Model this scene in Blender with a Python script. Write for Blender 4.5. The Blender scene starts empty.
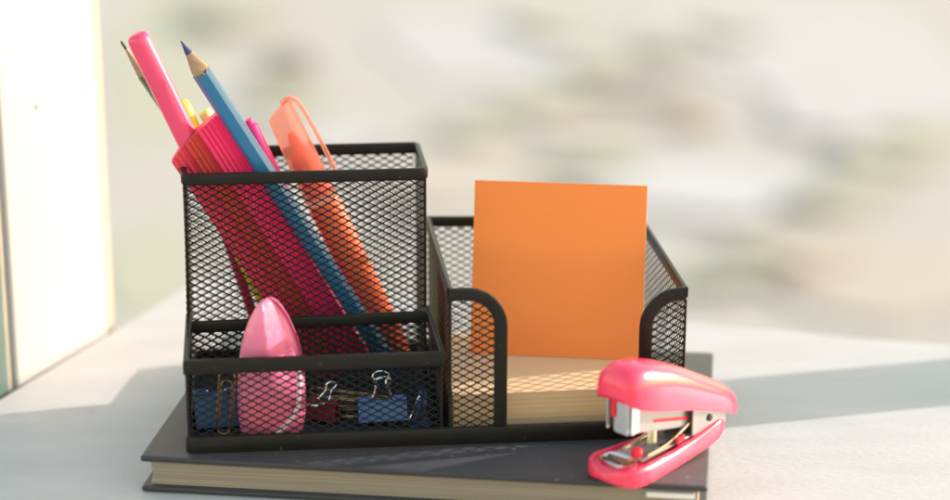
import bpy, bmesh, math, random
from mathutils import Vector, Matrix, noise
S = 0.001            # everything below is written in millimetres
BZ = 15.0            # thickness of the book: its top cover carries the organizer
rnd = random.Random(7)
sc = bpy.context.scene
col = sc.collection

# ------------------------------------------------------------------ camera
cd = bpy.data.cameras.new('camera'); cam = bpy.data.objects.new('camera', cd); col.objects.link(cam)
Rv = Vector((0.99425282, -0.10699532, 0.00364977)); Uv = Vector((0.02827716, 0.29534068, 0.95497345)); Fv = Vector((0.10325562, 0.94938184, -0.29666882))
M = Matrix((Rv, Uv, -Fv)).transposed().to_4x4()
M.translation = Vector((27.231, -821.175, 340.295 + BZ)) * S
cam.matrix_world = M
cd.sensor_width = 36; cd.lens = 2161.69 / 950 * 36
cd.clip_start = 0.02; cd.clip_end = 400
cd.dof.use_dof = True; cd.dof.focus_distance = 0.905; cd.dof.aperture_fstop = 3.5; cd.dof.aperture_blades = 0
sc.camera = cam

# ------------------------------------------------------------------ sky, sun, exposure
SUN_EL = math.radians(19.0); az = Vector((0.988, 0.153))       # the sun stands to the right
sun_dir = Vector((az.x * math.cos(SUN_EL), az.y * math.cos(SUN_EL), math.sin(SUN_EL)))
w = bpy.data.worlds.new('World'); sc.world = w; w.use_nodes = True
nt = w.node_tree; bg = nt.nodes['Background']
sky = nt.nodes.new('ShaderNodeTexSky'); sky.sky_type = 'NISHITA'; sky.sun_disc = False
sky.sun_elevation = SUN_EL; sky.sun_rotation = math.atan2(az.x, az.y); sky.dust_density = 1.6; sky.air_density = 2.0; sky.ozone_density = 0.4
nt.links.new(sky.outputs[0], bg.inputs[0]); bg.inputs[1].default_value = 0.15
sl = bpy.data.lights.new('sun', 'SUN'); so = bpy.data.objects.new('sun', sl); col.objects.link(so)
sl.energy = 2.45; sl.angle = math.radians(0.5); sl.color = (1.0, 0.94, 0.89)
so.rotation_euler = (-sun_dir).to_track_quat('-Z', 'Y').to_euler(); so.location = (2, 0.3, 1)
sc.view_settings.view_transform = 'Standard'; sc.view_settings.look = 'None'
sc.view_settings.exposure = 1.45; sc.view_settings.gamma = 1; sc.view_settings.use_curve_mapping = False

# ------------------------------------------------------------------ helpers
def mat(name, c, rough=0.5, metal=0.0, var=0.12, scale=60.0, bump=0.0, bscale=900.0, c2=None, trans=0.0, ior=1.45,
        sss=0.0, coat=0.0, stretch=(1, 1, 1), spec=0.5, translucent=0.0, specks=None, sheen=0.0):
    m = bpy.data.materials.new(name); m.use_nodes = True; n = m.node_tree.nodes; l = m.node_tree.links
    b = n['Principled BSDF']
    tc = n.new('ShaderNodeTexCoord'); mp = n.new('ShaderNodeMapping'); mp.inputs['Scale'].default_value = stretch
    l.new(tc.outputs['Object'], mp.inputs[0])
    nz = n.new('ShaderNodeTexNoise'); nz.inputs['Scale'].default_value = scale; nz.inputs['Detail'].default_value = 5
    l.new(mp.outputs[0], nz.inputs['Vector'])
    rp = n.new('ShaderNodeValToRGB'); rp.color_ramp.elements[0].position = 0.32; rp.color_ramp.elements[1].position = 0.68
    a = c2 if c2 else tuple(x * (1 - var) for x in c)
    rp.color_ramp.elements[0].color = (*a, 1); rp.color_ramp.elements[1].color = (*c, 1)
    l.new(nz.outputs['Fac'], rp.inputs[0]); l.new(rp.outputs[0], b.inputs['Base Color'])
    if specks:                                            # sparse dust, lint or small stains: (colour, scale, threshold)
        n3 = n.new('ShaderNodeTexNoise'); n3.inputs['Scale'].default_value = specks[1]; n3.inputs['Detail'].default_value = 2.5
        l.new(tc.outputs['Object'], n3.inputs['Vector'])
        r3 = n.new('ShaderNodeValToRGB'); r3.color_ramp.elements[0].position = specks[2]; r3.color_ramp.elements[1].position = specks[2] + .06
        mxs = n.new('ShaderNodeMix'); mxs.data_type = 'RGBA'; l.new(n3.outputs['Fac'], r3.inputs[0]); l.new(r3.outputs[0], mxs.inputs[0])
        l.new(rp.outputs[0], mxs.inputs[6]); mxs.inputs[7].default_value = (*specks[0], 1); l.new(mxs.outputs[2], b.inputs['Base Color'])
    b.inputs['Roughness'].default_value = rough; b.inputs['Metallic'].default_value = metal
    b.inputs['IOR'].default_value = ior; b.inputs['Transmission Weight'].default_value = trans
    b.inputs['Coat Weight'].default_value = coat; b.inputs['Specular IOR Level'].default_value = spec
    if sheen: b.inputs['Sheen Weight'].default_value = sheen; b.inputs['Sheen Roughness'].default_value = .35; b.inputs['Sheen Tint'].default_value = (.85, .88, 1, 1)
    if sss:
        b.inputs['Subsurface Weight'].default_value = sss; b.inputs['Subsurface Radius'].default_value = (1, .35, .35)
        b.inputs['Subsurface Scale'].default_value = 0.004
    if bump:
        n2 = n.new('ShaderNodeTexNoise'); n2.inputs['Scale'].default_value = bscale; n2.inputs['Detail'].default_value = 3
        l.new(mp.outputs[0], n2.inputs['Vector'])
        bp = n.new('ShaderNodeBump'); bp.inputs['Strength'].default_value = bump; bp.inputs['Distance'].default_value = 0.0004
        l.new(n2.outputs['Fac'], bp.inputs['Height']); l.new(bp.outputs[0], b.inputs['Normal'])
    if translucent:
        tr = n.new('ShaderNodeBsdfTranslucent'); l.new(rp.outputs[0], tr.inputs[0])
        mx = n.new('ShaderNodeMixShader'); mx.inputs[0].default_value = translucent
        l.new(b.outputs[0], mx.inputs[1]); l.new(tr.outputs[0], mx.inputs[2])
        l.new(mx.outputs[0], n['Material Output'].inputs['Surface'])
    return m

def root(name, loc, label, cat, group=None):
    o = bpy.data.objects.new(name, None); col.objects.link(o); o.empty_display_size = 0.01
    o.location = Vector(loc) * S; o['label'] = label; o['category'] = cat; o['_o'] = list(loc)
    if group: o['group'] = group
    return o

def mk(name, bm, m, parent=None, loc=(0, 0, 0), label=None, cat=None, group=None, kind=None, smooth=True, ang=38):
    """one mesh object; bm is in world millimetres"""
    if parent is not None: loc = tuple(parent['_o'])
    if smooth:
        bm.normal_update()
        for f in bm.faces: f.smooth = True
        for e in bm.edges:
            if len(e.link_faces) == 2 and e.calc_face_angle(0) > math.radians(ang): e.smooth = False
    bmesh.ops.transform(bm, matrix=Matrix.Scale(S, 4) @ Matrix.Translation(-Vector(loc)), verts=bm.verts)
    me = bpy.data.meshes.new(name); bm.to_mesh(me); bm.free(); me.materials.append(m)
    o = bpy.data.objects.new(name, me); col.objects.link(o)
    if parent is not None: o.parent = parent; o['_o'] = list(loc)
    else: o.location = Vector(loc) * S
    if label: o['label'] = label
    if cat: o['category'] = cat
    if group: o['group'] = group
    if kind: o['kind'] = kind
    return o

def grid_loft(bm, rings, closed=True, caps=True):
    rv = [[bm.verts.new(p) for p in r] for r in rings]
    n = len(rv[0])
    for a, b in zip(rv, rv[1:]):
        for i in range(n if closed else n - 1):
            j = (i + 1) % n
            bm.faces.new((a[i], a[j], b[j], b[i]))
    if caps:
        bm.faces.new(rv[0][::-1]); bm.faces.new(rv[-1])
    bmesh.ops.recalc_face_normals(bm, faces=bm.faces)
    return bm

def box(bm, lo, hi, bev=0.0, fr=None):
    r = bmesh.ops.create_cube(bm, size=1)['verts']
    lo, hi = Vector(lo), Vector(hi)
    for v in r: v.co = Vector(((v.co.x + .5) * (hi.x - lo.x) + lo.x, (v.co.y + .5) * (hi.y - lo.y) + lo.y, (v.co.z + .5) * (hi.z - lo.z) + lo.z))
    if bev:
        es = list({e for v in r for e in v.link_edges})
        rr = bmesh.ops.bevel(bm, geom=es, offset=bev, segments=3, affect='EDGES', profile=.5)
        r = list({v for f in rr['faces'] for v in f.verts} | {v for v in r if v.is_valid})
    if fr:
        for v in r: v.co = fr(v.co)
    return r

def frame(axis):
    a = axis.normalized(); t = Vector((0, -1, 0)) if abs(a.y) < .9 else Vector((1, 0, 0))
    x = t.cross(a).normalized(); y = a.cross(x)
    return a, x, y

def lathe(bm, A, B, rings, n=24, phase=0.0):
    """rings: (distance from A towards B, radius)"""
    A = Vector(A); a, x, y = frame(Vector(B) - A)
    R = []
    for s, r in rings:
        c = A + a * s
        R.append([c + (x * math.cos(phase + 2 * math.pi * i / n) + y * math.sin(phase + 2 * math.pi * i / n)) * max(r, .02) for i in range(n)])
    return grid_loft(bm, R)

def sweep(bm, pts, prof, up, closed=False):
    """prof: list of (side, up) ; mitred corners"""
    pts = [Vector(p) for p in pts]; n = len(pts); rings = []; up = Vector(up)
    for i, p in enumerate(pts):
        d0 = (p - pts[i - 1]).normalized() if (i > 0 or closed) else None
        d1 = (pts[(i + 1) % n] - p).normalized() if (i < n - 1 or closed) else None
        if d0 is None: d0 = d1
        if d1 is None: d1 = d0
        t = (d0 + d1).normalized(); s0 = t.cross(up).normalized(); u = s0.cross(t).normalized()
        k = 1 / max(.4, t.dot(d0))
        rings.append([p + s0 * a * k + u * b for a, b in prof])
    if closed: rings.append(rings[0])
    if closed:
        rv = [[bm.verts.new(q) for q in r] for r in rings[:-1]]; rv.append(rv[0]); m = len(prof)
        for a, b in zip(rv, rv[1:]):
            for i in range(m):
                j = (i + 1) % m; bm.faces.new((a[i], a[j], b[j], b[i]))
        bmesh.ops.recalc_face_normals(bm, faces=bm.faces)
    else: grid_loft(bm, rings)
    return bm

def rprof(w_, h_, c=.7, z0=0.0):
    a, b = w_ / 2, h_ / 2
    P = []
    for cx, cz, s in ((a - c, b - c, 0), (-a + c, b - c, 90), (-a + c, -b + c, 180), (a - c, -b + c, 270)):
        for k in (0, 45, 90):
            t = math.radians(s + k); P.append((cx + c * math.cos(t), cz + c * math.sin(t) + z0))
    return P

def wire(bm, pts, r, n=8):
    prof = [(r * math.cos(2 * math.pi * i / n), r * math.sin(2 * math.pi * i / n)) for i in range(n)]
    pts = [Vector(p) for p in pts]
    # parallel transport so that any bend works
    t = (pts[1] - pts[0]).normalized(); _, x, y = frame(t); rings = []
    for i, p in enumerate(pts):
        d = (pts[min(i + 1, len(pts) - 1)] - pts[max(i - 1, 0)]).normalized()
        x = (x - d * x.dot(d)).normalized(); y = d.cross(x)
        rings.append([p + x * a + y * b for a, b in prof])
    return grid_loft(bm, rings)

MW, MH = 5.7, 3.15       # one diamond of the expanded metal
def strands(bm, org, U, V, poly, w_=MW, h_=MH, r=.27, ou=0.0, ov=0.0):
    """diamond mesh clipped to a convex polygon (u, v) on the plane org + u U + v V"""
    org, U, V = Vector(org), Vector(U).normalized(), Vector(V).normalized(); N = U.cross(V)
    n = len(poly); us = [q[0] for q in poly]; vs = [q[1] for q in poly]
    area = sum(poly[i][0] * poly[(i + 1) % n][1] - poly[(i + 1) % n][0] * poly[i][1] for i in range(n))
    sg = 1 if area > 0 else -1
    def clip(p0, d):
        t0, t1 = -1e4, 1e4
        for i in range(n):
            (ax, ay), (bx, by) = poly[i], poly[(i + 1) % n]
            ex, ey = bx - ax, by - ay
            nx, ny = -ey * sg, ex * sg
            den = nx * d[0] + ny * d[1]; num = nx * (p0[0] - ax) + ny * (p0[1] - ay)
            if abs(den) < 1e-9:
                if num < 0: return None
                continue
            t = -num / den
            if den > 0: t0 = max(t0, t)
            else: t1 = min(t1, t)
        return (t0, t1) if t1 > t0 + .3 else None
    L = math.hypot(w_, h_); verts = []; faces = []
    for s in (1, -1):
        d = (w_ / L, s * h_ / L)
        ks = [ (v - ov) / h_ - s * (u - ou) / w_ for u in (min(us), max(us)) for v in (min(vs), max(vs))]
        for k in range(math.floor(min(ks)), math.ceil(max(ks)) + 1):
            c = clip((ou, ov + k * h_), d)
            if not c: continue
            P0 = org + U * (ou + d[0] * c[0]) + V * (ov + k * h_ + d[1] * c[0]) + N * (.12 * s)
            P1 = org + U * (ou + d[0] * c[1]) + V * (ov + k * h_ + d[1] * c[1]) + N * (.12 * s)
            D = U * d[0] + V * d[1]; Q = D.cross(N)
            b0 = len(verts)
            for P in (P0, P1): verts += [P + Q * r, P + N * r * .7, P - Q * r, P - N * r * .7]
            for i in range(4):
                j = (i + 1) % 4; faces.append((b0 + i, b0 + j, b0 + 4 + j, b0 + 4 + i))
    # knots where strands meet
    def inside(u, v):
        for i in range(n):
            (ax, ay), (bx, by) = poly[i], poly[(i + 1) % n]
            if ((bx - ax) * (v - ay) - (by - ay) * (u - ax)) * sg < 0.3: return False
        return True
    i0, i1 = math.floor((min(us) - ou) / w_ * 2) - 1, math.ceil((max(us) - ou) / w_ * 2) + 1
    j0, j1 = math.floor((min(vs) - ov) / h_ * 2) - 2, math.ceil((max(vs) - ov) / h_ * 2) + 2
    for i in range(i0, i1):
        for j in range(j0, j1):
            if (i + j) % 2: continue
            u, v = ou + i * w_ / 2, ov + j * h_ / 2
            if not inside(u, v): continue
            P = org + U * u + V * v; b0 = len(verts)
            verts += [P + U * 1.1, P + V * .5, P - U * 1.1, P - V * .5, P + N * .42, P - N * .42]
            for a in range(4):
                b = (a + 1) % 4; faces += [(b0 + a, b0 + b, b0 + 4), (b0 + b, b0 + a, b0 + 5)]
    bv = [bm.verts.new(v) for v in verts]
    for f in faces: bm.faces.new([bv[i] for i in f])

# ------------------------------------------------------------------ materials
m_metal = mat('black_powder_coat', (.017, .014, .012), rough=.36, var=.3, bump=.15, bscale=2500, specks=((.07, .06, .05), 420, .70), spec=.25)
m_mesh = mat('black_mesh_coat', (.010, .008, .007), rough=.34, spec=.3, var=.25)
m_table = mat('white_painted_board', (.505, .468, .462), rough=.5, c2=(.455, .42, .413), scale=16, bump=.7, bscale=240, stretch=(1, 3, 1), specks=((.36, .32, .27), 95, .715))
m_frame = mat('white_window_paint', (.45, .43, .415), rough=.4, var=.03, scale=8)
m_bead = mat('beige_weather_strip', (.40, .355, .29), rough=.6)
m_gasket = mat('dark_green_seal', (.09, .14, .12), rough=.6)
m_cover = mat('charcoal_book_cloth', (.026, .023, .028), rough=.5, sheen=.22, var=.35, scale=30, specks=((.16, .14, .12), 260, .70), spec=.8, bump=.8, bscale=1700)
m_page = mat('aged_page_edges', (.40, .32, .25), rough=.85, c2=(.24, .185, .14), scale=16, stretch=(.5, .5, 130), bump=.4, bscale=60)
m_orange = mat('orange_note_paper', (.98, .265, .06), rough=.75, var=.03, scale=20)
m_orange_edge = mat('note_pad_edges', (.95, .52, .36), rough=.8, stretch=(1, 60, 1), scale=40)
m_cream = mat('cream_note_paper', (.77, .51, .29), rough=.8, c2=(.75, .49, .27), scale=20, stretch=(.4, .4, 45))
m_white = mat('white_plastic', (.85, .80, .80), rough=.3)
m_bluepaint = mat('blue_pencil_lacquer', (.03, .17, .36), rough=.4, var=.1, spec=.35)
m_wood = mat('cut_pencil_wood', (.43, .29, .18), rough=.7, c2=(.32, .21, .13), scale=400)
m_bluelead = mat('blue_lead', (.03, .045, .16), rough=.5)
m_greenpaint = mat('green_pencil_lacquer', (.05, .13, .06), rough=.35)
m_greenlead = mat('green_lead', (.03, .05, .035), rough=.5)
m_pinkpen = mat('pink_pen_plastic', (.84, .06, .17), rough=.3, sss=.15, coat=.3, var=.06)
m_yellow = mat('yellow_pen_plastic', (.80, .72, .03), rough=.35, sss=.2)
m_amber = mat('amber_pen_plastic', (.80, .48, .03), rough=.35)
m_crimson = mat('crimson_pen_plastic', (.48, .012, .06), rough=.32, coat=.3)
m_magenta = mat('magenta_pen_plastic', (.82, .03, .22), rough=.3, coat=.3)
m_fan_pink = mat('hot_pink_pleat', (.95, .03, .17), rough=.38, translucent=.15, var=.08)
m_fan_coral = mat('coral_pleat', (.90, .05, .11), rough=.45, translucent=.15)
m_fan_rust = mat('rust_pleat', (.70, .055, .05), rough=.5, translucent=.1)
m_hl_cap = mat('clear_coral_cap', (1.0, .50, .40), rough=.2, trans=.75, ior=1.08, spec=.6, translucent=.12)
m_hl_body = mat('coral_orange_barrel', (.92, .16, .06), rough=.32, sss=.2, coat=.3)
m_hl_nib = mat('orange_nib', (1.0, .16, .03), rough=.6)
m_case = mat('blush_pink_plastic', (.82, .18, .33), rough=.34, sss=.2, coat=.4, var=.05)
m_case_in = mat('deep_pink_insert', (.84, .16, .26), rough=.35)
m_case_pale = mat('pale_pink_loop', (.93, .66, .76), rough=.25, sss=.3)
m_clipblue = mat('blue_clip_enamel', (.045, .13, .34), rough=.25, coat=.5)
m_clipblue_shade = mat('shaded_blue_clip_enamel', (.03, .07, .17), rough=.35)  # clip blue again, with the tray's shade put into the colour
m_clipred = mat('red_clip_enamel', (.20, .015, .03), rough=.3)
m_steel = mat('bright_steel', (.75, .73, .73), rough=.2, metal=1.0, var=.05)
m_brass = mat('brass_wire', (.30, .18, .08), rough=.35, metal=1.0)
m_satin = mat('satin_steel', (.36, .345, .34), rough=.36, metal=.7, var=.08, scale=200)
m_st_pink = mat('stapler_pink_plastic', (.93, .05, .12), rough=.27, sss=.12, coat=.3, var=.05)
m_st_red = mat('stapler_red_plastic', (.85, .02, .05), rough=.3)
m_dark = mat('dark_slot', (.03, .028, .03), rough=.5)
m_glass = mat('window_glass', (.95, 1, .97), rough=.02, trans=1.0, ior=1.02, var=0)

# ------------------------------------------------------------------ outdoors beyond the window
m_ground = mat('dry_ground', (.41,.365,.335), rough=.95, c2=(.38,.34,.312), scale=1.3)
m_slab = mat('pale_paving', (.44,.40,.395), rough=.9, c2=(.40,.37,.365), scale=2.2)
m_slab2 = mat('light_concrete', (.46,.43,.43), rough=.9, c2=(.425,.40,.40), scale=2.2)
m_sand = mat('sandy_soil', (.43,.36,.31), rough=.95, c2=(.40,.34,.295), scale=2)
m_clay = mat('brown_clay', (.34,.29,.255), rough=.95)
m_rust = mat('rusty_earth', (.36,.27,.20), rough=.95)
m_soil = mat('dark_soil', (.13, .10, .075), rough=.95)
m_grass = mat('pale_dry_grass', (.39,.365,.285), rough=.95, c2=(.355,.335,.26), scale=3)
m_grassd = mat('green_grass', (.3,.3,.2), rough=.95)
GZ = -3000.0
bm = bmesh.new(); box(bm, (-120000, -120000, GZ - 500), (120000, 200000, GZ)); mk('ground', bm, m_ground, kind='structure', smooth=False)
PATCH = [('grass_patch', -550, 14696, 396, 2349, 'm_grass'), ('grass_patch', -483, 9770, 228, 814, 'm_grass'), ('paving', 1782, 15016, 897, 1496, 'm_slab'), ('paving', 4235, 14436, 1030, 2354, 'm_slab'), ('bare_soil', 1261, 11350, 642, 650, 'm_sand'), ('bare_soil', 3174, 9252, 553, 714, 'm_sand'), ('bare_soil', 2289, 12554, 417, 381, 'm_sand'), ('paving', 538, 12248, 372, 520, 'm_slab'), ('paving', 2597, 10897, 714, 567, 'm_slab2'), ('paving', 3911, 12458, 518, 550, 'm_slab'), ('grass_patch', 319, 13353, 300, 419, 'm_grass'), ('bare_soil', 358, 14345, 185, 372, 'm_soil'), ('bare_soil', 2733, 13369, 374, 365, 'm_clay'), ('bare_soil', 2883, 12419, 179, 186, 'm_rust'), ('grass_patch', 2142, 13333, 189, 300, 'm_grass'), ('grass_patch', 2356, 15609, 264, 479, 'm_grass'), ('grass_patch', 3798, 15324, 247, 428, 'm_grass'), ('grass_patch', 1466, 12263, 188, 310, 'm_grass'), ('grass_patch', 2134, 11426, 284, 253, 'm_grass'), ('grass_patch', 3877, 11449, 289, 257, 'm_grass'), ('grass_patch', 3253, 10503, 234, 201, 'm_grass'), ('grass_patch', 2361, 9169, 272, 158, 'm_grass'), ('grass_patch', 2748, 9719, 234, 175, 'm_grass'), ('grass_patch', 3552, 10850, 218, 191, 'm_grass'), ('grass_patch', 4237, 11904, 225, 225, 'm_grass'), ('grass_patch', 1843, 12870, 196, 253, 'm_grass'), ('grass_patch', 2528, 14016, 240, 295, 'm_grass'), ('grass_patch', 3154, 14640, 251, 284, 'm_grass'), ('bare_soil', 2826, 9503, 307, 238, 'm_sand'), ('grass_patch', -4, 16139, 314, 588, 'm_grass')]
for i, (name, x, y, rx, ry, mname) in enumerate(PATCH):
    bm = bmesh.new(); vs = []
    z0 = GZ + 4 * (1 + i)
    for k in range(28):
        a = 2 * math.pi * k / 28
        f = 1 + .38 * noise.noise(Vector((math.cos(a) * 1.3 + i * 7.1, math.sin(a) * 1.3, i * 3.3))) + .12 * noise.noise(Vector((math.cos(a) * 4, math.sin(a) * 4 + i, 2)))
        vs.append((x + rx * f * math.cos(a), y + ry * f * math.sin(a)))
    grid_loft(bm, [[(a_, b_, z0 - 3) for a_, b_ in vs], [(a_, b_, z0) for a_, b_ in vs]])
    o = mk(name, bm, globals()[mname], loc=(x, y, z0), kind='stuff' if 'grass' in name else 'structure', smooth=False)
    o['label'] = {'grass_patch': 'patch of pale grass on the ground outside the window', 'paving': 'pale paving on the ground outside the window',
                  'bare_soil': 'patch of bare earth on the ground outside the window'}[name]

# ------------------------------------------------------------------ table top in the window corner
e1 = Vector((.933, -.36, 0)); e2 = Vector((.474, .881, 0)); CO = Vector((0, 279.5, 0))
bm = bmesh.new()
pl = [CO, CO + e1 * 1100, CO + e1 * 1100 - Vector((0, 1, 0)) * 900 , CO - e2 * 1250 + Vector((0, -40, 0))]
grid_loft(bm, [[p + Vector((0, 0, -28)) for p in pl], [p + Vector((0, 0, -1.2)) for p in pl], [p + (Vector((300, -150, 0)) - p).normalized() * 1.2 for p in pl]])
mk('table_top', bm, m_table, kind='structure', smooth=False)

# window posts: the left one is in view, the right one throws the broad shadow across the table
def fr_left(q): return Vector((-10, 260.5, 0)) + e2 * q.x + Vector((-.881, .474, 0)) * q.y + Vector((0, 0, q.z))
wf = root('window_post', fr_left(Vector((-100, 20, -300))), 'broad white window post standing at the left edge of the table', 'window frame')
bm = bmesh.new(); box(bm, (-148, 1.5, -300), (-68, 40, 900), 2.5, fr_left); mk('post', bm, m_frame, wf)
bm = bmesh.new(); box(bm, (-67.5, 6, -300), (-55, 34, 900), 1.5, fr_left); mk('weather_strip', bm, m_bead, wf)
bm = bmesh.new(); box(bm, (-152, 4, -300), (-148.5, 30, 900), 1, fr_left); mk('weather_strip', bm, m_bead, wf)
bm = bmesh.new(); box(bm, (-185, 3, -300), (-152.5, 28, 900), 1, fr_left); mk('gasket', bm, m_gasket, wf)
def fr_right(q): return Vector((450, 106, 0)) + e1 * q.x + Vector((.36, .933, 0)) * q.y + Vector((0, 0, q.z))
bm = bmesh.new(); lathe(bm, fr_left(Vector((-118.4, 1.6, 125))), fr_left(Vector((-118.4, .6, 125))), [(0, 2.2), (.6, 2.2), (1.0, 1.6)], 20); mk('screw_cap', bm, m_frame, wf)
wr = root('window_post', fr_right(Vector((0, 0, -300))), 'white window post standing at the right back edge of the table', 'window frame')
bm = bmesh.new(); box(bm, (-25, -19, -300), (25, 19, 900), 2.0, fr_right); mk('post', bm, m_frame, wr)

# ------------------------------------------------------------------ book
d1 = Vector((.9745, -.2245, 0)); d2 = Vector((.2245, .9745, 0)); BO = Vector((-19.6, -1.3, 0))
def frb(q): return BO + d1 * q.x + d2 * q.y + Vector((0, 0, q.z))
book = root('book', (92, 48, 0), 'thick charcoal hardback book lying flat under the wire organizer', 'book')
BL, BW = 228.5, 155.5
def board(z0, z1):
    bm = bmesh.new(); box(bm, (0, 0, z0), (BL, BW, z1), .9)
    for v in bm.verts:                                   # slightly curled, worn corners
        q = v.co; c = max(0, 1 - math.hypot(q.x, q.y) / 9) ; v.co.z += 1.0 * c * (1 if z0 > 5 else .3)
        v.co = frb(v.co)
    return bm
mk('cover', board(12.4, 15.0), m_cover, book)
mk('cover', board(0.05, 2.4), m_cover, book)
bm = bmesh.new()
rings = []
for k in range(15):
    z = 2.3 + (10.2) * k / 14; e = 3.2 + .12 * math.sin(k * 2.1) + .08 * math.sin(k * 5.3 + 1) + .7 * math.sin(math.pi * k / 14)
    rings.append([frb(Vector(q)) for q in ((e, e, z), (BL * .35, e + .2, z), (BL * .7, e - .15, z), (BL - e, e, z), (BL - e, BW - 3, z), (e, BW - 3, z))])
grid_loft(bm, rings); mk('page_block', bm, m_page, book, smooth=False)
bm = bmesh.new(); pr = [frb(Vector((BL * t, BW - 1.0, 0))) for t in (0.002, .998)]
sweep(bm, [p + Vector((0, 0, 7.5)) for p in pr], rprof(4, 10, 1.8), (0, 0, 1)); mk('spine', bm, m_cover, book)
# sewn-in pale leaf that sticks out at the right end of the front edge
bm = bmesh.new(); box(bm, (BL - 24, 1.4, 8.6), (BL - 5, 18, 10.8), .2, frb); mk('loose_leaf', bm, m_white, book)

# ------------------------------------------------------------------ wire mesh organizer
def Z(z): return z + BZ
W, D = 203.4, 104.8
TW, YC, CW, CH = 103.6, 60.0, 102.0, 102.0      # tray width, y of the cup's front wall, cup width and height
TH = 41.0                                       # tray height
XL, HL, HR = 106.6, 67.6, 65.0                  # left wall of the note bay, heights left and right
org = root('desk_organizer', (100, 50, BZ), 'black wire mesh desk organizer with pen cup, low front tray and note bay', 'desk organizer')
def panel(o, U, V, poly, **k):
    bm = bmesh.new(); strands(bm, o, U, V, poly, **k); return mk('mesh_panel', bm, m_mesh, org, smooth=False)
X, Y, Zv = (1, 0, 0), (0, 1, 0), (0, 0, 1)
def rect(u0, v0, u1, v1): return [(u0, v0), (u1, v0), (u1, v1), (u0, v1)]
b0 = 3
panel((0.6, YC, Z(0)), X, Zv, rect(0, b0, CW - 1, CH - 2), ov=.8)                     # cup front
panel((0.6, D - .6, Z(0)), X, Zv, rect(0, b0, CW - 2, CH - 2), ou=1.1, ov=.4)                  # cup back
panel((0.4, 0, Z(0)), Y, Zv, [(1, b0), (D - 1, b0), (D - 1, CH - 2), (YC, CH - 2), (YC, TH), (YC, TH)][:4], ou=.5)   # cup left (upper, back)
panel((0.4, 0, Z(0)), Y, Zv, rect(1, b0, YC - .5, TH - 2), ou=.5)                        # tray left
panel((CW - .4, YC, Z(0)), Y, Zv, rect(0, b0, D - YC - 1, CH - 2), ou=.9)                # cup right
panel((1, .6, Z(0)), X, Zv, rect(0, b0, TW - 2, TH - 2), ou=2.0, ov=.3)                  # tray front
panel((TW - .5, 0, Z(0)), Y, Zv, rect(1, b0, YC, TH - 2), ou=.3)                         # tray right
panel((1, 50, Z(0)), X, Zv, rect(0, b0, TW - 2, TH - 3), ou=.4, ov=1.2)                  # divider
panel((XL, 0, Z(0)), Y, Zv, rect(1, b0, D - 1, HL - 2), ou=1.7)                           # note bay left
panel((XL, D - .6, Z(0)), X, Zv, [(-4, b0), (W - XL - 1, b0), (W - XL - 1, HR - 2), (-4, HL - 2)], ou=.6)     # note bay back
panel((W - .4, 0, Z(0)), Y, Zv, rect(1, b0, D - 1, HR - 2), ou=.2)                         # note bay right
def corner(x0, x1, zt, r=14, n=6):               # path of a front wing with a rounded inner top corner
    s = 1 if x1 > x0 else -1
    P = [(x0, zt)]
    for k in range(n + 1):
        t = math.pi / 2 * k / n
        P.append((x1 - s * r + s * r * math.sin(t), zt - r + r * math.cos(t)))
    P.append((x1, 3.0)); return P
PLp = corner(XL - .5, 127.3, HL - 2.5); PRp = corner(W - .6, 186.9, HR - 2.5)
panel((0, .6, Z(0)), X, Zv, PLp + [(XL, 3.0)], ou=.8)
panel((0, .6, Z(0)), X, Zv, PRp + [(W - 1, 3.0)], ou=2.4)
bm = bmesh.new(); strands(bm, (0, 0, Z(1.6)), X, Y, rect(1, 1, W - 1, D - 1)); mk('floor_mesh', bm, m_mesh, org, smooth=False)
# rims
def rim(pts, prof, up=(0, 0, 1), closed=False, name='rim'):
    bm = bmesh.new(); sweep(bm, pts, prof, up, closed); return mk(name, bm, m_metal, org)
def rcorner(P, r=3, n=4):                        # round the corners of a closed horizontal loop
    out = []; m = len(P)
    for i in range(m):
        a, b, c = Vector(P[i - 1]), Vector(P[i]), Vector(P[(i + 1) % m])
        u, v = (a - b).normalized() * r, (c - b).normalized() * r
        for k in range(n + 1):
            t = k / n; out.append((b + u) * (1 - t) ** 2 + b * 2 * t * (1 - t) + (b + v) * t ** 2)
    return out
rim(rcorner([(.2, YC, Z(CH - 2.6)), (CW - .2, YC, Z(CH - 2.6)), (CW - .2, D - .5, Z(CH - 2.6)), (.2, D - .5, Z(CH - 2.6))]), rprof(2.6, 5.2, .9), closed=True)
rim(rcorner([(0.2, .4, Z(3.9)), (W - .2, .4, Z(3.9)), (W - .2, D - .4, Z(3.9)), (.2, D - .4, Z(3.9))]), rprof(2.8, 7.8, .9), closed=True, name='base_rim')
rim([(.3, YC - 1.5, Z(TH - 3.2)), (.3, .4, Z(TH - 3.2)), (TW - .3, .4, Z(TH - 3.2)), (TW - 1.3, YC - 1.5, Z(TH - 3.2))], rprof(2.6, 6.4, .9))
rim([(1.8, 50.0, Z(TH - 3.6)), (TW - 2.6, 50.0, Z(TH - 2.0))], rprof(2.4, 5.2, .9), name='divider_rim')
# note bay: back and side rims, then the two front wings
rim([(XL, 1.7, Z(HL - 2.5)), (XL, D - .5, Z(HL - 2.5)), (W - .3, D - .5, Z(HR - 2.5)), (W - .3, 1.7, Z(HR - 2.5))], rprof(2.4, 5.0, .9))
pf = rprof(5.4, 2.6, .9)
rim([(x, .3, Z(z)) for x, z in PLp[:-1]] + [(127.3, .3, Z(8.0))], pf, up=(0, 1, 0))
rim([(x, .3, Z(z)) for x, z in PRp[:-1]] + [(186.9, .3, Z(8.0))], pf, up=(0, 1, 0))
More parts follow.
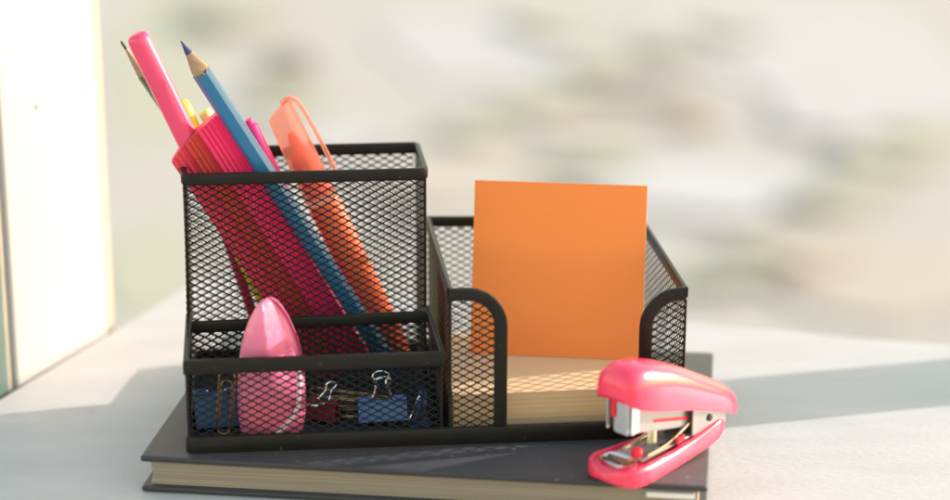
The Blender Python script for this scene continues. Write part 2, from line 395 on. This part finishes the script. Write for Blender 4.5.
# thin corner wires
for x, y, zt in ((.3, .4, TH - 6), (TW - .6, .4, TH - 6), (.3, YC, CH - 5), (CW - .4, YC, CH - 5), (CW - .4, D - .6, CH - 5), (.3, D - .6, CH - 5), (W - .3, .4, HR - 5), (W - .3, D - .6, HR - 5), (XL, .4, HL - 5)):
    bm = bmesh.new(); wire(bm, [(x, y, Z(6)), (x, y, Z(zt))], .6); mk('corner_wire', bm, m_metal, org)

# ------------------------------------------------------------------ note blocks
nb = root('note_block', (148, 49, Z(2)), 'thick block of cream note paper lying in the organizer bay', 'note block')
bm = bmesh.new(); rings = []
for k in range(17):
    z = 2.3 + 15.3 * k / 16; j = .04 * math.sin(k * 2.7) + .03 * math.sin(k * 7)
    rings.append([(109 + j, 11 + j, Z(z)), (186 + j, 12.5 + j, Z(z)), (185 + j, 88, Z(z)), (108.5 + j, 87, Z(z))])
grid_loft(bm, rings); mk('paper_block', bm, m_cream, nb, smooth=False)
# orange pad leaning back on top of the block
nx = Vector((72, -16, 0)).normalized(); P0 = Vector((121, 60, Z(17.75)))
up = (Vector((126, 78, Z(90.9))) - P0); up = (up - nx * up.dot(nx)); up.normalize(); nn = nx.cross(up)   # nn looks away from the camera
if nn.y < 0: nn = -nn
onp = root('sticky_note_pad', P0 + nx * 37, 'square pad of bright orange sticky notes leaning upright on the cream block', 'sticky notes')
def frn(q): return P0 + nx * q.x + up * q.z + nn * q.y
bm = bmesh.new(); box(bm, (0, .35, 0), (74.6, 4.2, 75.6), .12, frn); mk('pad', bm, m_orange_edge, onp)
bm = bmesh.new()
g = [[frn(Vector((74.6 * i / 12, -1.1 * (j / 12) ** 4 * (1 + .6 * (i / 12)), 75.6 * j / 12))) for i in range(13)] for j in range(13)]
gv = [[bm.verts.new(p) for p in r] for r in g]
for j in range(12):
    for i in range(12): bm.faces.new((gv[j][i], gv[j][i + 1], gv[j + 1][i + 1], gv[j + 1][i]))
bm.normal_update()
ex = bmesh.ops.extrude_face_region(bm, geom=bm.faces[:])
for v in ex['geom']:
    if isinstance(v, bmesh.types.BMVert): v.co += nn * .18
bmesh.ops.recalc_face_normals(bm, faces=bm.faces)
mk('top_sheet', bm, m_orange, onp)

# ------------------------------------------------------------------ pens and pencils
def T(p): return Vector((p[0], p[1], p[2] + BZ))
def pencil(A, B, r, tip, lead, mb, ml, label):
    A, B = T(A), T(B); L = (B - A).length
    t = root('pencil', B, label, 'pencil')
    bm = bmesh.new(); lathe(bm, A, B, [(0, .35), (lead * .3, .6), (lead, r * lead / tip)], 12); mk('lead', bm, ml, t)
    bm = bmesh.new(); a, x, y = frame(B - A); R = []
    for s, k in ((lead, lead / tip), (tip * .55, .55), (tip * .9, .9), (tip + 1.2, .99)):
        R.append([A + a * (s if s < tip else s + .9 * math.cos(6 * 2 * math.pi * i / 36)) + (x * math.cos(2 * math.pi * i / 36) + y * math.sin(2 * math.pi * i / 36)) * r * k * .94 for i in range(36)])
    grid_loft(bm, R); mk('wood', bm, m_wood, t)
    bm = bmesh.new(); R = []
    for s, wv in ((tip, 1), (tip + 2, 0), (L - .5, 0), (L, 0)):
        rr = []
        for i in range(36):
            th = 2 * math.pi * i / 36; m6 = (th % (math.pi / 3)) - math.pi / 6
            rad = r * math.cos(math.pi / 6) / math.cos(m6); rad = min(rad, r * .975)
            rr.append(A + a * (s + wv * 1.0 * math.cos(6 * th)) + (x * math.cos(th) + y * math.sin(th)) * rad * (1 if s < L else .9))
        R.append(rr)
    grid_loft(bm, R); mk('barrel', bm, mb, t, ang=25)
    return t
pencil((1.1, 66, 157.2), (89.6, 76, 4.2), 4.15, 15, 6, m_bluepaint, m_bluelead, 'blue pencil with a sharpened blue tip leaning in the pen cup')
pencil((-24.6, 86, 153.5), (64.0, 99.5, 4), 2.9, 17, 4, m_greenpaint, m_greenlead, 'dark green pencil mostly hidden behind the round pink pen')

t = root('pen', T((46, 89, 6)), 'thick round pink pen with a domed end, leftmost in the pen cup', 'pen')
A, B = T((-17.4, 70, 160.1)), T((46.3, 88.7, 5)); L = (B - A).length
bm = bmesh.new(); lathe(bm, A, B, [(0, .6), (.15, 2.2), (.7, 3.6), (1.9, 4.6), (4, 4.95), (60, 5.0), (62, 5.0)], 32); mk('cap', bm, m_pinkpen, t)
bm = bmesh.new(); lathe(bm, A, B, [(62.2, 4.0), (64, 4.1), (L - 3, 3.8), (L, 3)], 28); mk('barrel', bm, m_amber, t)

t = root('pen', T((47.5, 94.2, 4)), 'neon yellow pen showing between the pink pen and the pleated fan', 'pen')
A, B = T((-.6, 90, 126.)), T((47.3, 94.2, 4)); L = (B - A).length
bm = bmesh.new(); lathe(bm, A, B, [(0, 2.0), (.8, 2.9), (3, 3.3), (38, 3.3)], 20); mk('cap', bm, m_yellow, t)
bm = bmesh.new(); lathe(bm, A, B, [(38.2, 2.3), (L - 2, 2.3), (L, 1.4)], 20); mk('barrel', bm, m_amber, t)
t = root('pen', T((40.5, 97, 4)), 'pale lime pen end peeping out above the pleated fan', 'pen')
A, B = T((9.0, 90, 122.)), T((66, 98, 4)); L = (B - A).length
bm = bmesh.new(); lathe(bm, A, B, [(0, 1.8), (.8, 2.8), (3, 3.0), (30, 3.0)], 20); mk('cap', bm, mat('lime_plastic', (.62, .72, .25), rough=.35), t)
bm = bmesh.new(); lathe(bm, A, B, [(30.2, 2.6), (L - 2, 2.6), (L, 1.6)], 20); mk('barrel', bm, m_yellow, t)

t = root('pen', T((35, 87.5, 4)), 'slim dark crimson pen seen through the mesh left of the fan', 'pen')
A, B = T((6.8, 82, 102.8)), T((34.8, 87.5, 4)); L = (B - A).length
bm = bmesh.new(); lathe(bm, A, B, [(0, 1.4), (1, 2.3), (L - 12, 2.3), (L - 8, 1.8), (L, .8)], 20); mk('barrel', bm, m_crimson, t)
bm = bmesh.new(); lathe(bm, A, B, [(-2.6, 1.2), (-2.3, 1.6), (-.2, 1.7), (-.1, 1.3)], 16); mk('end_button', bm, m_crimson, t)
t = root('pen', T((77, 89.3, 4)), 'magenta pen leaning right behind the blue pencil', 'pen')
A, B = T((33.4, 80, 107.1)), T((77., 89.3, 4)); L = (B - A).length
bm = bmesh.new(); lathe(bm, A, B, [(-12, 1.8), (-11, 2.8), (26, 2.9), (27, 2.6), (L - 10, 2.6), (L, 1.2)], 20); mk('barrel', bm, m_magenta, t)
bm = bmesh.new(); lathe(bm, A, B, [(-14.5, 1.2), (-14.2, 1.7), (-12.1, 1.8), (-12.05, 1.2)], 16); mk('end_button', bm, m_magenta, t)

# folded pleated fan: three bundles of pleats side by side
t = root('folding_fan', T((68, 84, 4)), 'folded fan of hot pink, rust and coral pleats leaning in the pen cup', 'fan')
A, B = T((7.3, 72, 113.7)), T((68.5, 82, 5)); ax = (B - A).normalized()
sx = Vector((1, 0, 0)); sx = (sx - ax * sx.dot(ax)).normalized(); sy = ax.cross(sx)
if sy.y > 0: sy = -sy
def pleats(x0, x1, n, top0, top1, L, depth, m, name, yo):
    bm = bmesh.new(); P = []
    for i in range(2 * n + 1):
        x = x0 + (x1 - x0) * i / (2 * n); P.append((x, (depth if i % 2 else depth - .8) + yo, i))
    P += [(x1, yo - 2.5, 2 * n), (x0, yo - 2.5, 0)]
    R = []
    for s in (0, .02, .35, 1):
        r = []
        for x, y, i in P:
            tt = top0 + (top1 - top0) * i / (2 * n) + (.9 if i % 2 else 0)
            sp = 1.0 - .10 * s
            r.append(A + sx * x * sp + sy * y + ax * (tt + (L - tt) * s))
        R.append(r)
    grid_loft(bm, R); mk(name, bm, m, t, smooth=False)
LL = (B - A).length
pleats(-15.4, -6.3, 4, 2.5, -2.5, LL, 2.4, m_fan_coral, 'pleat_bundle', -.8)
pleats(-6.6, 1.6, 4, -2.0, -4.5, LL - 1, 3.0, m_fan_rust, 'pleat_bundle', -.2)
pleats(1.4, 13.6, 6, -4.5, -7.0, LL - 2, 3.6, m_fan_pink, 'pleat_bundle', .6)

# highlighter
t = root('highlighter', T((94, 88.7, 4)), 'translucent coral orange highlighter with a clip on its clear cap', 'highlighter')
A, B = T((39.0, 84, 127.5)), T((92.0, 88.6, 6)); ax = (B - A).normalized(); A = A + ax * 5.5; L = (B - A).length
sx = Vector((1, 0, 0)); sx = (sx - ax * sx.dot(ax)).normalized(); sy = ax.cross(sx)
def oval(s, a_, b_, off=0, skew=0, n=28):
    return [A + ax * (s + skew * math.cos(2 * math.pi * i / n)) + sx * (off + a_ * math.cos(2 * math.pi * i / n)) + sy * b_ * math.sin(2 * math.pi * i / n) for i in range(n)]
bm = bmesh.new(); grid_loft(bm, [oval(-.6, 5.6, 3.4, 0, -2.6), oval(.3, 6.3, 4.4, 0, -2.6), oval(5, 6.5, 4.8, 0, -1.5), oval(20, 6.9, 5.1), oval(44, 7.3, 5.4), oval(45, 6.9, 5.2)])
mk('cap', bm, m_hl_cap, t)
bm = bmesh.new(); grid_loft(bm, [oval(11, 1.2, .9), oval(15, 2.4, 2.0), oval(21, 3.2, 2.6), oval(22, 4.8, 3.8), oval(42, 5.4, 4.2)]); mk('nib', bm, m_hl_nib, t)
bm = bmesh.new(); grid_loft(bm, [oval(45.2, 7.0, 5.3), oval(47, 7.3, 5.6), oval(L - 6, 7.3, 5.6), oval(L - 1, 6.2, 4.6), oval(L, 4.5, 3.4)]); mk('barrel', bm, m_hl_body, t)
bm = bmesh.new(); path = []
for s, o_ in ((-2.4, 2.0), (-3.4, 4.5), (-3.0, 6.8), (-1.2, 8.4), (2, 9.2), (8, 9.8), (18, 10.4), (36, 10.8), (38, 10.4)): path.append(A + ax * s + sx * o_)
sweep(bm, path, rprof(1.7, 4.6, .5), tuple(sy)); mk('clip', bm, m_hl_cap, t)

# ------------------------------------------------------------------ front tray contents
# pointed oval case
t = root('plastic_case', T((34, 19, 2)), 'glossy pink pointed oval plastic case standing in the front tray', 'plastic case')
CYY = 12.6
prof = [(2.2, 10.5), (3.0, 12.0), (6, 13.2), (12, 13.9), (20, 14.0), (28, 13.7), (35, 13.1), (42, 11.8), (48, 10.0), (53, 8.0), (57, 5.8), (59.6, 3.9), (61.2, 2.1), (61.8, .7)]
def case_ring(z, hw, n=72, dep=.5):
    cx = 33.9 + .35 * math.sin(z / 18); r = []
    for i in range(n):
        th = 2 * math.pi * i / n; c, s = math.cos(th), math.sin(th)
        x = hw * math.copysign(abs(c) ** .85, c); y = 7.5 * (hw / 14) ** .7 * math.copysign(abs(s) ** .8, s)
        if y < 0:                                        # raised ridge that bends from the tip down to the right
            xr = -2.2 + 7.0 * max(0, (60 - z) / 60) ** 1.2
            if z > 24 and x > xr: y += min(4.6, (x - xr) * .75) * min(1, (z - 24) / 6)
            elif z > 24: y -= max(0, 1 - abs(x - xr) / 5) * .8
        r.append(T((cx + x, CYY + y, z)))
    return r
bm = bmesh.new(); dense = []
for (za, ha), (zb, hb) in zip(prof, prof[1:]):
    for q in range(4): dense.append((za + (zb - za) * q / 4, ha + (hb - ha) * q / 4))
dense.append(prof[-1])
grid_loft(bm, [case_ring(z, h) for z, h in dense]); o = mk('shell', bm, m_case, t, ang=50)
bm = bmesh.new()
ins = [T((33 + 9.6 * math.cos(a), 3.7, 15 + 7.2 * math.sin(a))) for a in [2 * math.pi * i / 24 for i in range(24)]]
grid_loft(bm, [[p + Vector((0, 2.0, 0)) for p in ins], [p + Vector((0, .4, 0)) for p in ins], [T((33, 3.7, 15)) + (p - T((33, 3.7, 15))) * .85 for p in ins]]); mk('insert', bm, m_case_in, t)
bm = bmesh.new(); loop = [T((45.2 - .02 * k * k * .3, 4.4, 33 - 1.9 * k)) for k in range(9)] + [T((44.0 - 1.3 * k - .1 * k * k, 4.0, 16 - 2.2 * k + .05 * k * k)) for k in range(1, 7)]
sweep(bm, loop, rprof(1.8, 3.2, .6), (0, 1, 0)); mk('loop', bm, m_case_pale, t)

# binder clips
def binder(cx, cy, z0, ln, h, rz, tilt, mcol, label, open_=0.28):
    t = root('binder_clip', T((cx, cy, z0)), label, 'binder clip', 'clips in the front tray')
    Mx = Matrix.Translation(T((cx, cy, z0))) @ Matrix.Rotation(rz, 4, 'Z') @ Matrix.Rotation(tilt, 4, 'X')
    f = lambda q: Mx @ Vector(q)
    b = h * .42; k = []
    sec = [(-.9, h), (-b, .6), (-b + .5, 0), (b - .5, 0), (b, .6), (.9, h)]
    inn = [(.3, h), (b - .6, .9), (-b + .6, .9), (-.3, h)]
    bm = bmesh.new(); sec2 = sec + inn
    grid_loft(bm, [[f((x, y, z)) for y, z in sec2] for x in (-ln / 2, ln / 2)]); mk('body', bm, mcol, t, ang=30)
    for s in (-1, 1):
        for xa, xb in ((-ln / 2 + .2, -ln * .22), (ln * .22, ln / 2 - .2)):
            bm = bmesh.new(); wire(bm, [f((xa, s * 1.2, h + .3)), f((xb, s * 1.2, h + .3))], 1.0, 10); mk('rolled_edge', bm, mcol, t)
        if s < 0 and open_ > 2: continue
        P = []
        hh = h * 1.25; ang = open_ * s
        def w_(x, z): return f((x, s * 1.2 + z * math.sin(ang), h + .3 + z * math.cos(ang)))
        P = [w_(-ln * .30, 0), w_(-ln * .20, 0), w_(-ln * .12, hh * .35), w_(-ln * .10, hh * .6)]
        for q in range(9):
            a = math.pi * q / 8; P.append(w_(-ln * .17 * math.cos(a), hh * .8 + hh * .2 * math.sin(a)))
        P += [w_(ln * .10, hh * .6), w_(ln * .12, hh * .35), w_(ln * .20, 0), w_(ln * .30, 0)]
        bm = bmesh.new(); wire(bm, P, .55, 8); mk('wire_handle', bm, m_steel, t)
    return t
binder(80.3, 24, 2.6, 20.5, 9.0, .05, -.05, m_clipblue, 'blue binder clip with raised wire handles, right of the pink case')
binder(11.5, 27, 2.6, 19.0, 14.0, .12, .0, m_clipblue_shade, 'larger blue binder clip, its colour darkened for shade, at the left end of the front tray', 2.7)
binder(97.0, 22, 2.6, 15.0, 9.5, 1.45, .0, m_clipblue_shade, 'blue binder clip, its colour darkened for shade, turned end-on at the right wall of the front tray', 2.7)
binder(56.0, 27, 3.0, 13.0, 8.0, -.5, .15, m_clipred, 'dark red binder clip lying beside the pink case', 1.2)
# brass paper clips
def clip_path(l=28, w_=6.5):
    P = []; r = w_ / 2
    def arc(cx, cy, rr, a0, a1, n=7):
        for k in range(n + 1):
            a = math.radians(a0 + (a1 - a0) * k / n); P.append((cx + rr * math.cos(a), cy + rr * math.sin(a), 0))
    P.append((6, -r, 0)); arc(l - r, 0, r, -90, 90); arc(r, .5, r - .5, 90, 270); arc(l - r - 3, 0, r - 1.1, -90, 90); P.append((8, r - 1.1, .0))
    return P
cl = [((52, 30, 4.5), (.15, .1, .10)), ((58, 33, 8), (.5, .12, .22)), ((50, 36, 12), (.25, .15, -.05)), ((66, 36, 5), (.2, .0, 2.9)), ((14.5, 10, 4), (1.45, -1.5, .1))]
names = ['at the bottom of the pile right of the pink case', 'steeply tipped in the pile right of the pink case', 'in the middle of the pile right of the pink case', 'half hidden behind the small blue binder clip', 'standing upright in front of the large blue clip']
cme = None
for (p, r), nm in zip(cl, names):
    if cme is None:
        bm = bmesh.new(); wire(bm, clip_path(), .5, 6)
        o = mk('paper_clip', bm, m_brass); cme = o.data
    else:
        o = bpy.data.objects.new('paper_clip', cme); col.objects.link(o)
    o.location = T(p) * S; o.rotation_euler = r
    o['label'] = 'brass wire paper clip ' + nm; o['category'] = 'paper clip'; o['group'] = 'paper clips in the front tray'

# ------------------------------------------------------------------ stapler
SO = Vector((162, -47, 0)); sa = Vector((.77, .638, 0)); sb = Vector((-.638, .77, 0))
def fs(u, v, w_):
    if u < 20: u = 20 - (20 - u) * (.66 if w_ < 9 else .73)
    v *= .92
    return T(SO + sa * u + sb * v + Vector((0, 0, w_)))
st = root('stapler', fs(30, 0, 0), 'small glossy pink stapler standing on the front right corner of the book', 'stapler')
def interp(tab, u):
    for a, b in zip(tab, tab[1:]):
        if u <= b[0]:
            t = (u - a[0]) / (b[0] - a[0]); t = max(0, t); t2 = t * t * (3 - 2 * t) * .35 + t * .65
            return [a[i] + (b[i] - a[i]) * t2 for i in range(1, len(a))]
    return list(tab[-1][1:])
# top cover: u, half width, bottom, top
tab = [(-1.5, 6.5, 35.5, 41.5), (0, 9.2, 33.6, 44.2), (3, 11.2, 32.4, 46.6), (9, 12.2, 30.8, 48.0), (18, 12.6, 29.0, 47.6), (30, 12.4, 26.0, 44.4), (42, 12.0, 22.8, 39.6), (54, 11.4, 19.0, 33.6), (64, 10.9, 15.6, 28.6), (71, 10.3, 13.0, 24.8), (75, 9.0, 12.2, 21.4), (76.6, 6.6, 13.2, 18.6)]
R = []
us_ = [-1.5, -1, 0, 1.5, 3, 6, 9, 13, 18, 24, 30, 36, 42, 48, 54, 59, 64, 68, 71, 73.5, 75, 76, 76.6]
for u in us_:
    hw, zb, zt = interp(tab, u); r = []; n = 26
    for i in range(n + 1):
        th = math.pi * i / n; c, s = math.cos(th), math.sin(th)
        r.append(fs(u + .0 * s, hw * math.copysign(abs(c) ** .62, c), zb + (zt - zb) * (abs(s) ** .72)))
    for c in (-.88, -.4, .4, .88): r.append(fs(u, hw * c, zb + .6))
    R.append(r)
bm = bmesh.new(); grid_loft(bm, R); o = mk('top_cover', bm, m_st_pink, st, ang=50)
ms = o.modifiers.new('bevel', 'BEVEL'); ms.width = .0007; ms.segments = 2; ms.limit_method = 'ANGLE'; ms.angle_limit = math.radians(50)
# base
tb = [(-9, 4.5, 2.2, 5.0), (-7.5, 8.5, 1.0, 6.6), (-4, 12.0, .5, 7.6), (1, 13.8, .3, 8.0), (8, 14.2, .3, 8.0), (18, 13.6, .3, 7.8), (32, 12.2, .6, 8.0), (45, 11.0, 1.4, 9.0), (56, 10.4, 2.6, 11.0), (63, 9.8, 4.0, 12.4), (67, 8.6, 5.4, 12.4)]
R = []
for u in [-9, -8.4, -7.5, -6, -4, -2, 1, 4, 8, 13, 18, 25, 32, 38, 45, 50, 56, 60, 63, 65, 67]:
    hw, zb, zt = interp(tb, u); r = []
    c_ = min(1.6, (zt - zb) * .35)
    for x, z in ((-hw + c_ * .3, zb), (-hw, zb + c_), (-hw, zt - c_), (-hw + .3 * c_, zt - .3 * c_), (-hw + c_, zt), (-hw + 2.4, zt), (-hw + 3.2, zt - 1.2), (hw - 3.2, zt - 1.2), (hw - 2.4, zt), (hw - c_, zt), (hw - .3 * c_, zt - .3 * c_), (hw, zt - c_), (hw, zb + c_), (hw - c_ * .3, zb)):
        r.append(fs(u, x, z))
    R.append(r)
bm = bmesh.new(); grid_loft(bm, R); mk('base', bm, m_st_pink, st, ang=60)
bm = bmesh.new(); vs = [fs(4 + 7.5 * math.copysign(abs(math.cos(a)) ** .6, math.cos(a)), 8.2 * math.copysign(abs(math.sin(a)) ** .6, math.sin(a)), 7.0) for a in [2 * math.pi * i / 28 for i in range(28)]]
cc = fs(4, 0, 7.0)
grid_loft(bm, [vs, [p + Vector((0, 0, 1.5)) for p in vs], [cc + (p - cc) * .86 + Vector((0, 0, 1.9)) for p in vs], [cc + (p - cc) * .45 + Vector((0, 0, 1.2)) for p in vs]]); mk('anvil', bm, m_steel, st, ang=25)
bm = bmesh.new(); box(bm, (-1, -5.6, 8.8), (.6, 5.6, 9.2), .15, lambda q: fs(q.x, q.y, q.z)); mk('staple_groove', bm, m_dark, st)
bm = bmesh.new(); box(bm, (4.0, -5.6, 8.8), (5.4, 5.6, 9.2), .15, lambda q: fs(q.x, q.y, q.z)); mk('staple_groove', bm, m_dark, st)
# steel deck on the base behind the anvil and the arched spring strut
bm = bmesh.new(); box(bm, (14, -7.6, 6.8), (52, 7.6, 7.9), .3, lambda q: fs(q.x, q.y, q.z + max(0, q.x - 32) * .12)); mk('deck_plate', bm, m_satin, st)
bm = bmesh.new(); lathe(bm, fs(17, -2.5, 7.8), fs(17, -2.5, 13), [(0, 2.3), (2.0, 2.3), (3.0, 1.9), (3.4, 1.0)], 20); mk('knob', bm, m_st_red, st)
for v in (-6.2, 6.2):
    bm = bmesh.new(); path = [fs(20, v, 8.4), fs(26, v, 8.8), (fs(32, v, 9.8)), fs(38, v, 11.6), fs(44, v, 14.2), fs(50, v, 16.6)]
    sweep(bm, path, rprof(1.0, 2.0, .3), tuple(sb)); mk('spring_strut', bm, m_steel, st)
bm = bmesh.new(); wire(bm, [fs(30 + 1.9 * math.cos(k * .7), 1.9 * math.sin(k * .7), 8.6 + k * .115) for k in range(60)], .35, 6); mk('coil_spring', bm, m_steel, st)
# magazine
def sloped(u0, u1, v0, v1, zb0, zb1, zt0, zt1, bev=.3):
    bm = bmesh.new()
    box(bm, (0, 0, 0), (1, 1, 1))
    for q in bm.verts:
        u, v, z = q.co; zb = zb0 + (zb1 - zb0) * u; zt = zt0 + (zt1 - zt0) * u
        q.co = fs(u0 + (u1 - u0) * u, v0 + (v1 - v0) * v, zb + (zt - zb) * z)
    bmesh.ops.bevel(bm, geom=bm.edges[:], offset=bev, segments=2, affect='EDGES'); return bm
mk('magazine', sloped(7, 54, -6.0, 4.5, 20.0, 11.6, 33, 21, .6), m_satin, st)
mk('magazine_slot', sloped(24, 46, -6.3, -5.9, 21.2, 16.4, 22.6, 17.8, .1), m_st_red, st)
mk('front_plate', sloped(4.6, 6.8, -5.6, 2.8, 19.6, 19.2, 37, 36, .7), m_steel, st)
for v in (-8.2, 5.4): mk('side_flange', sloped(4.0, 10, v, v + .8, 20.4, 21, 36, 34, .25), m_steel, st)
mk('driver_blade', sloped(3.6, 4.5, 1.2, 3.6, 26, 26, 36, 36, .2), m_st_red, st)
for v in (-8.6, 7.6): mk('hinge_plate', sloped(46, 68, v, v + 1.0, 9.5, 9.6, 24, 18, .3), m_satin, st)
for v0, v1 in ((-9.4, -8.4), (8.4, 9.4)):
    bm = bmesh.new(); lathe(bm, fs(57, v0, 14.8), fs(57, v1, 14.8), [(0, 1.1), (.2, 1.5), (1, 1.5)], 16); mk('hinge_pin', bm, m_dark, st)
mk('rivet_lug', sloped(36, 41, -9.2, -7.9, 8.6, 9.6, 11.2, 12.2, .3), m_st_red, st)

for o in bpy.data.objects:
    if '_o' in o: del o['_o']
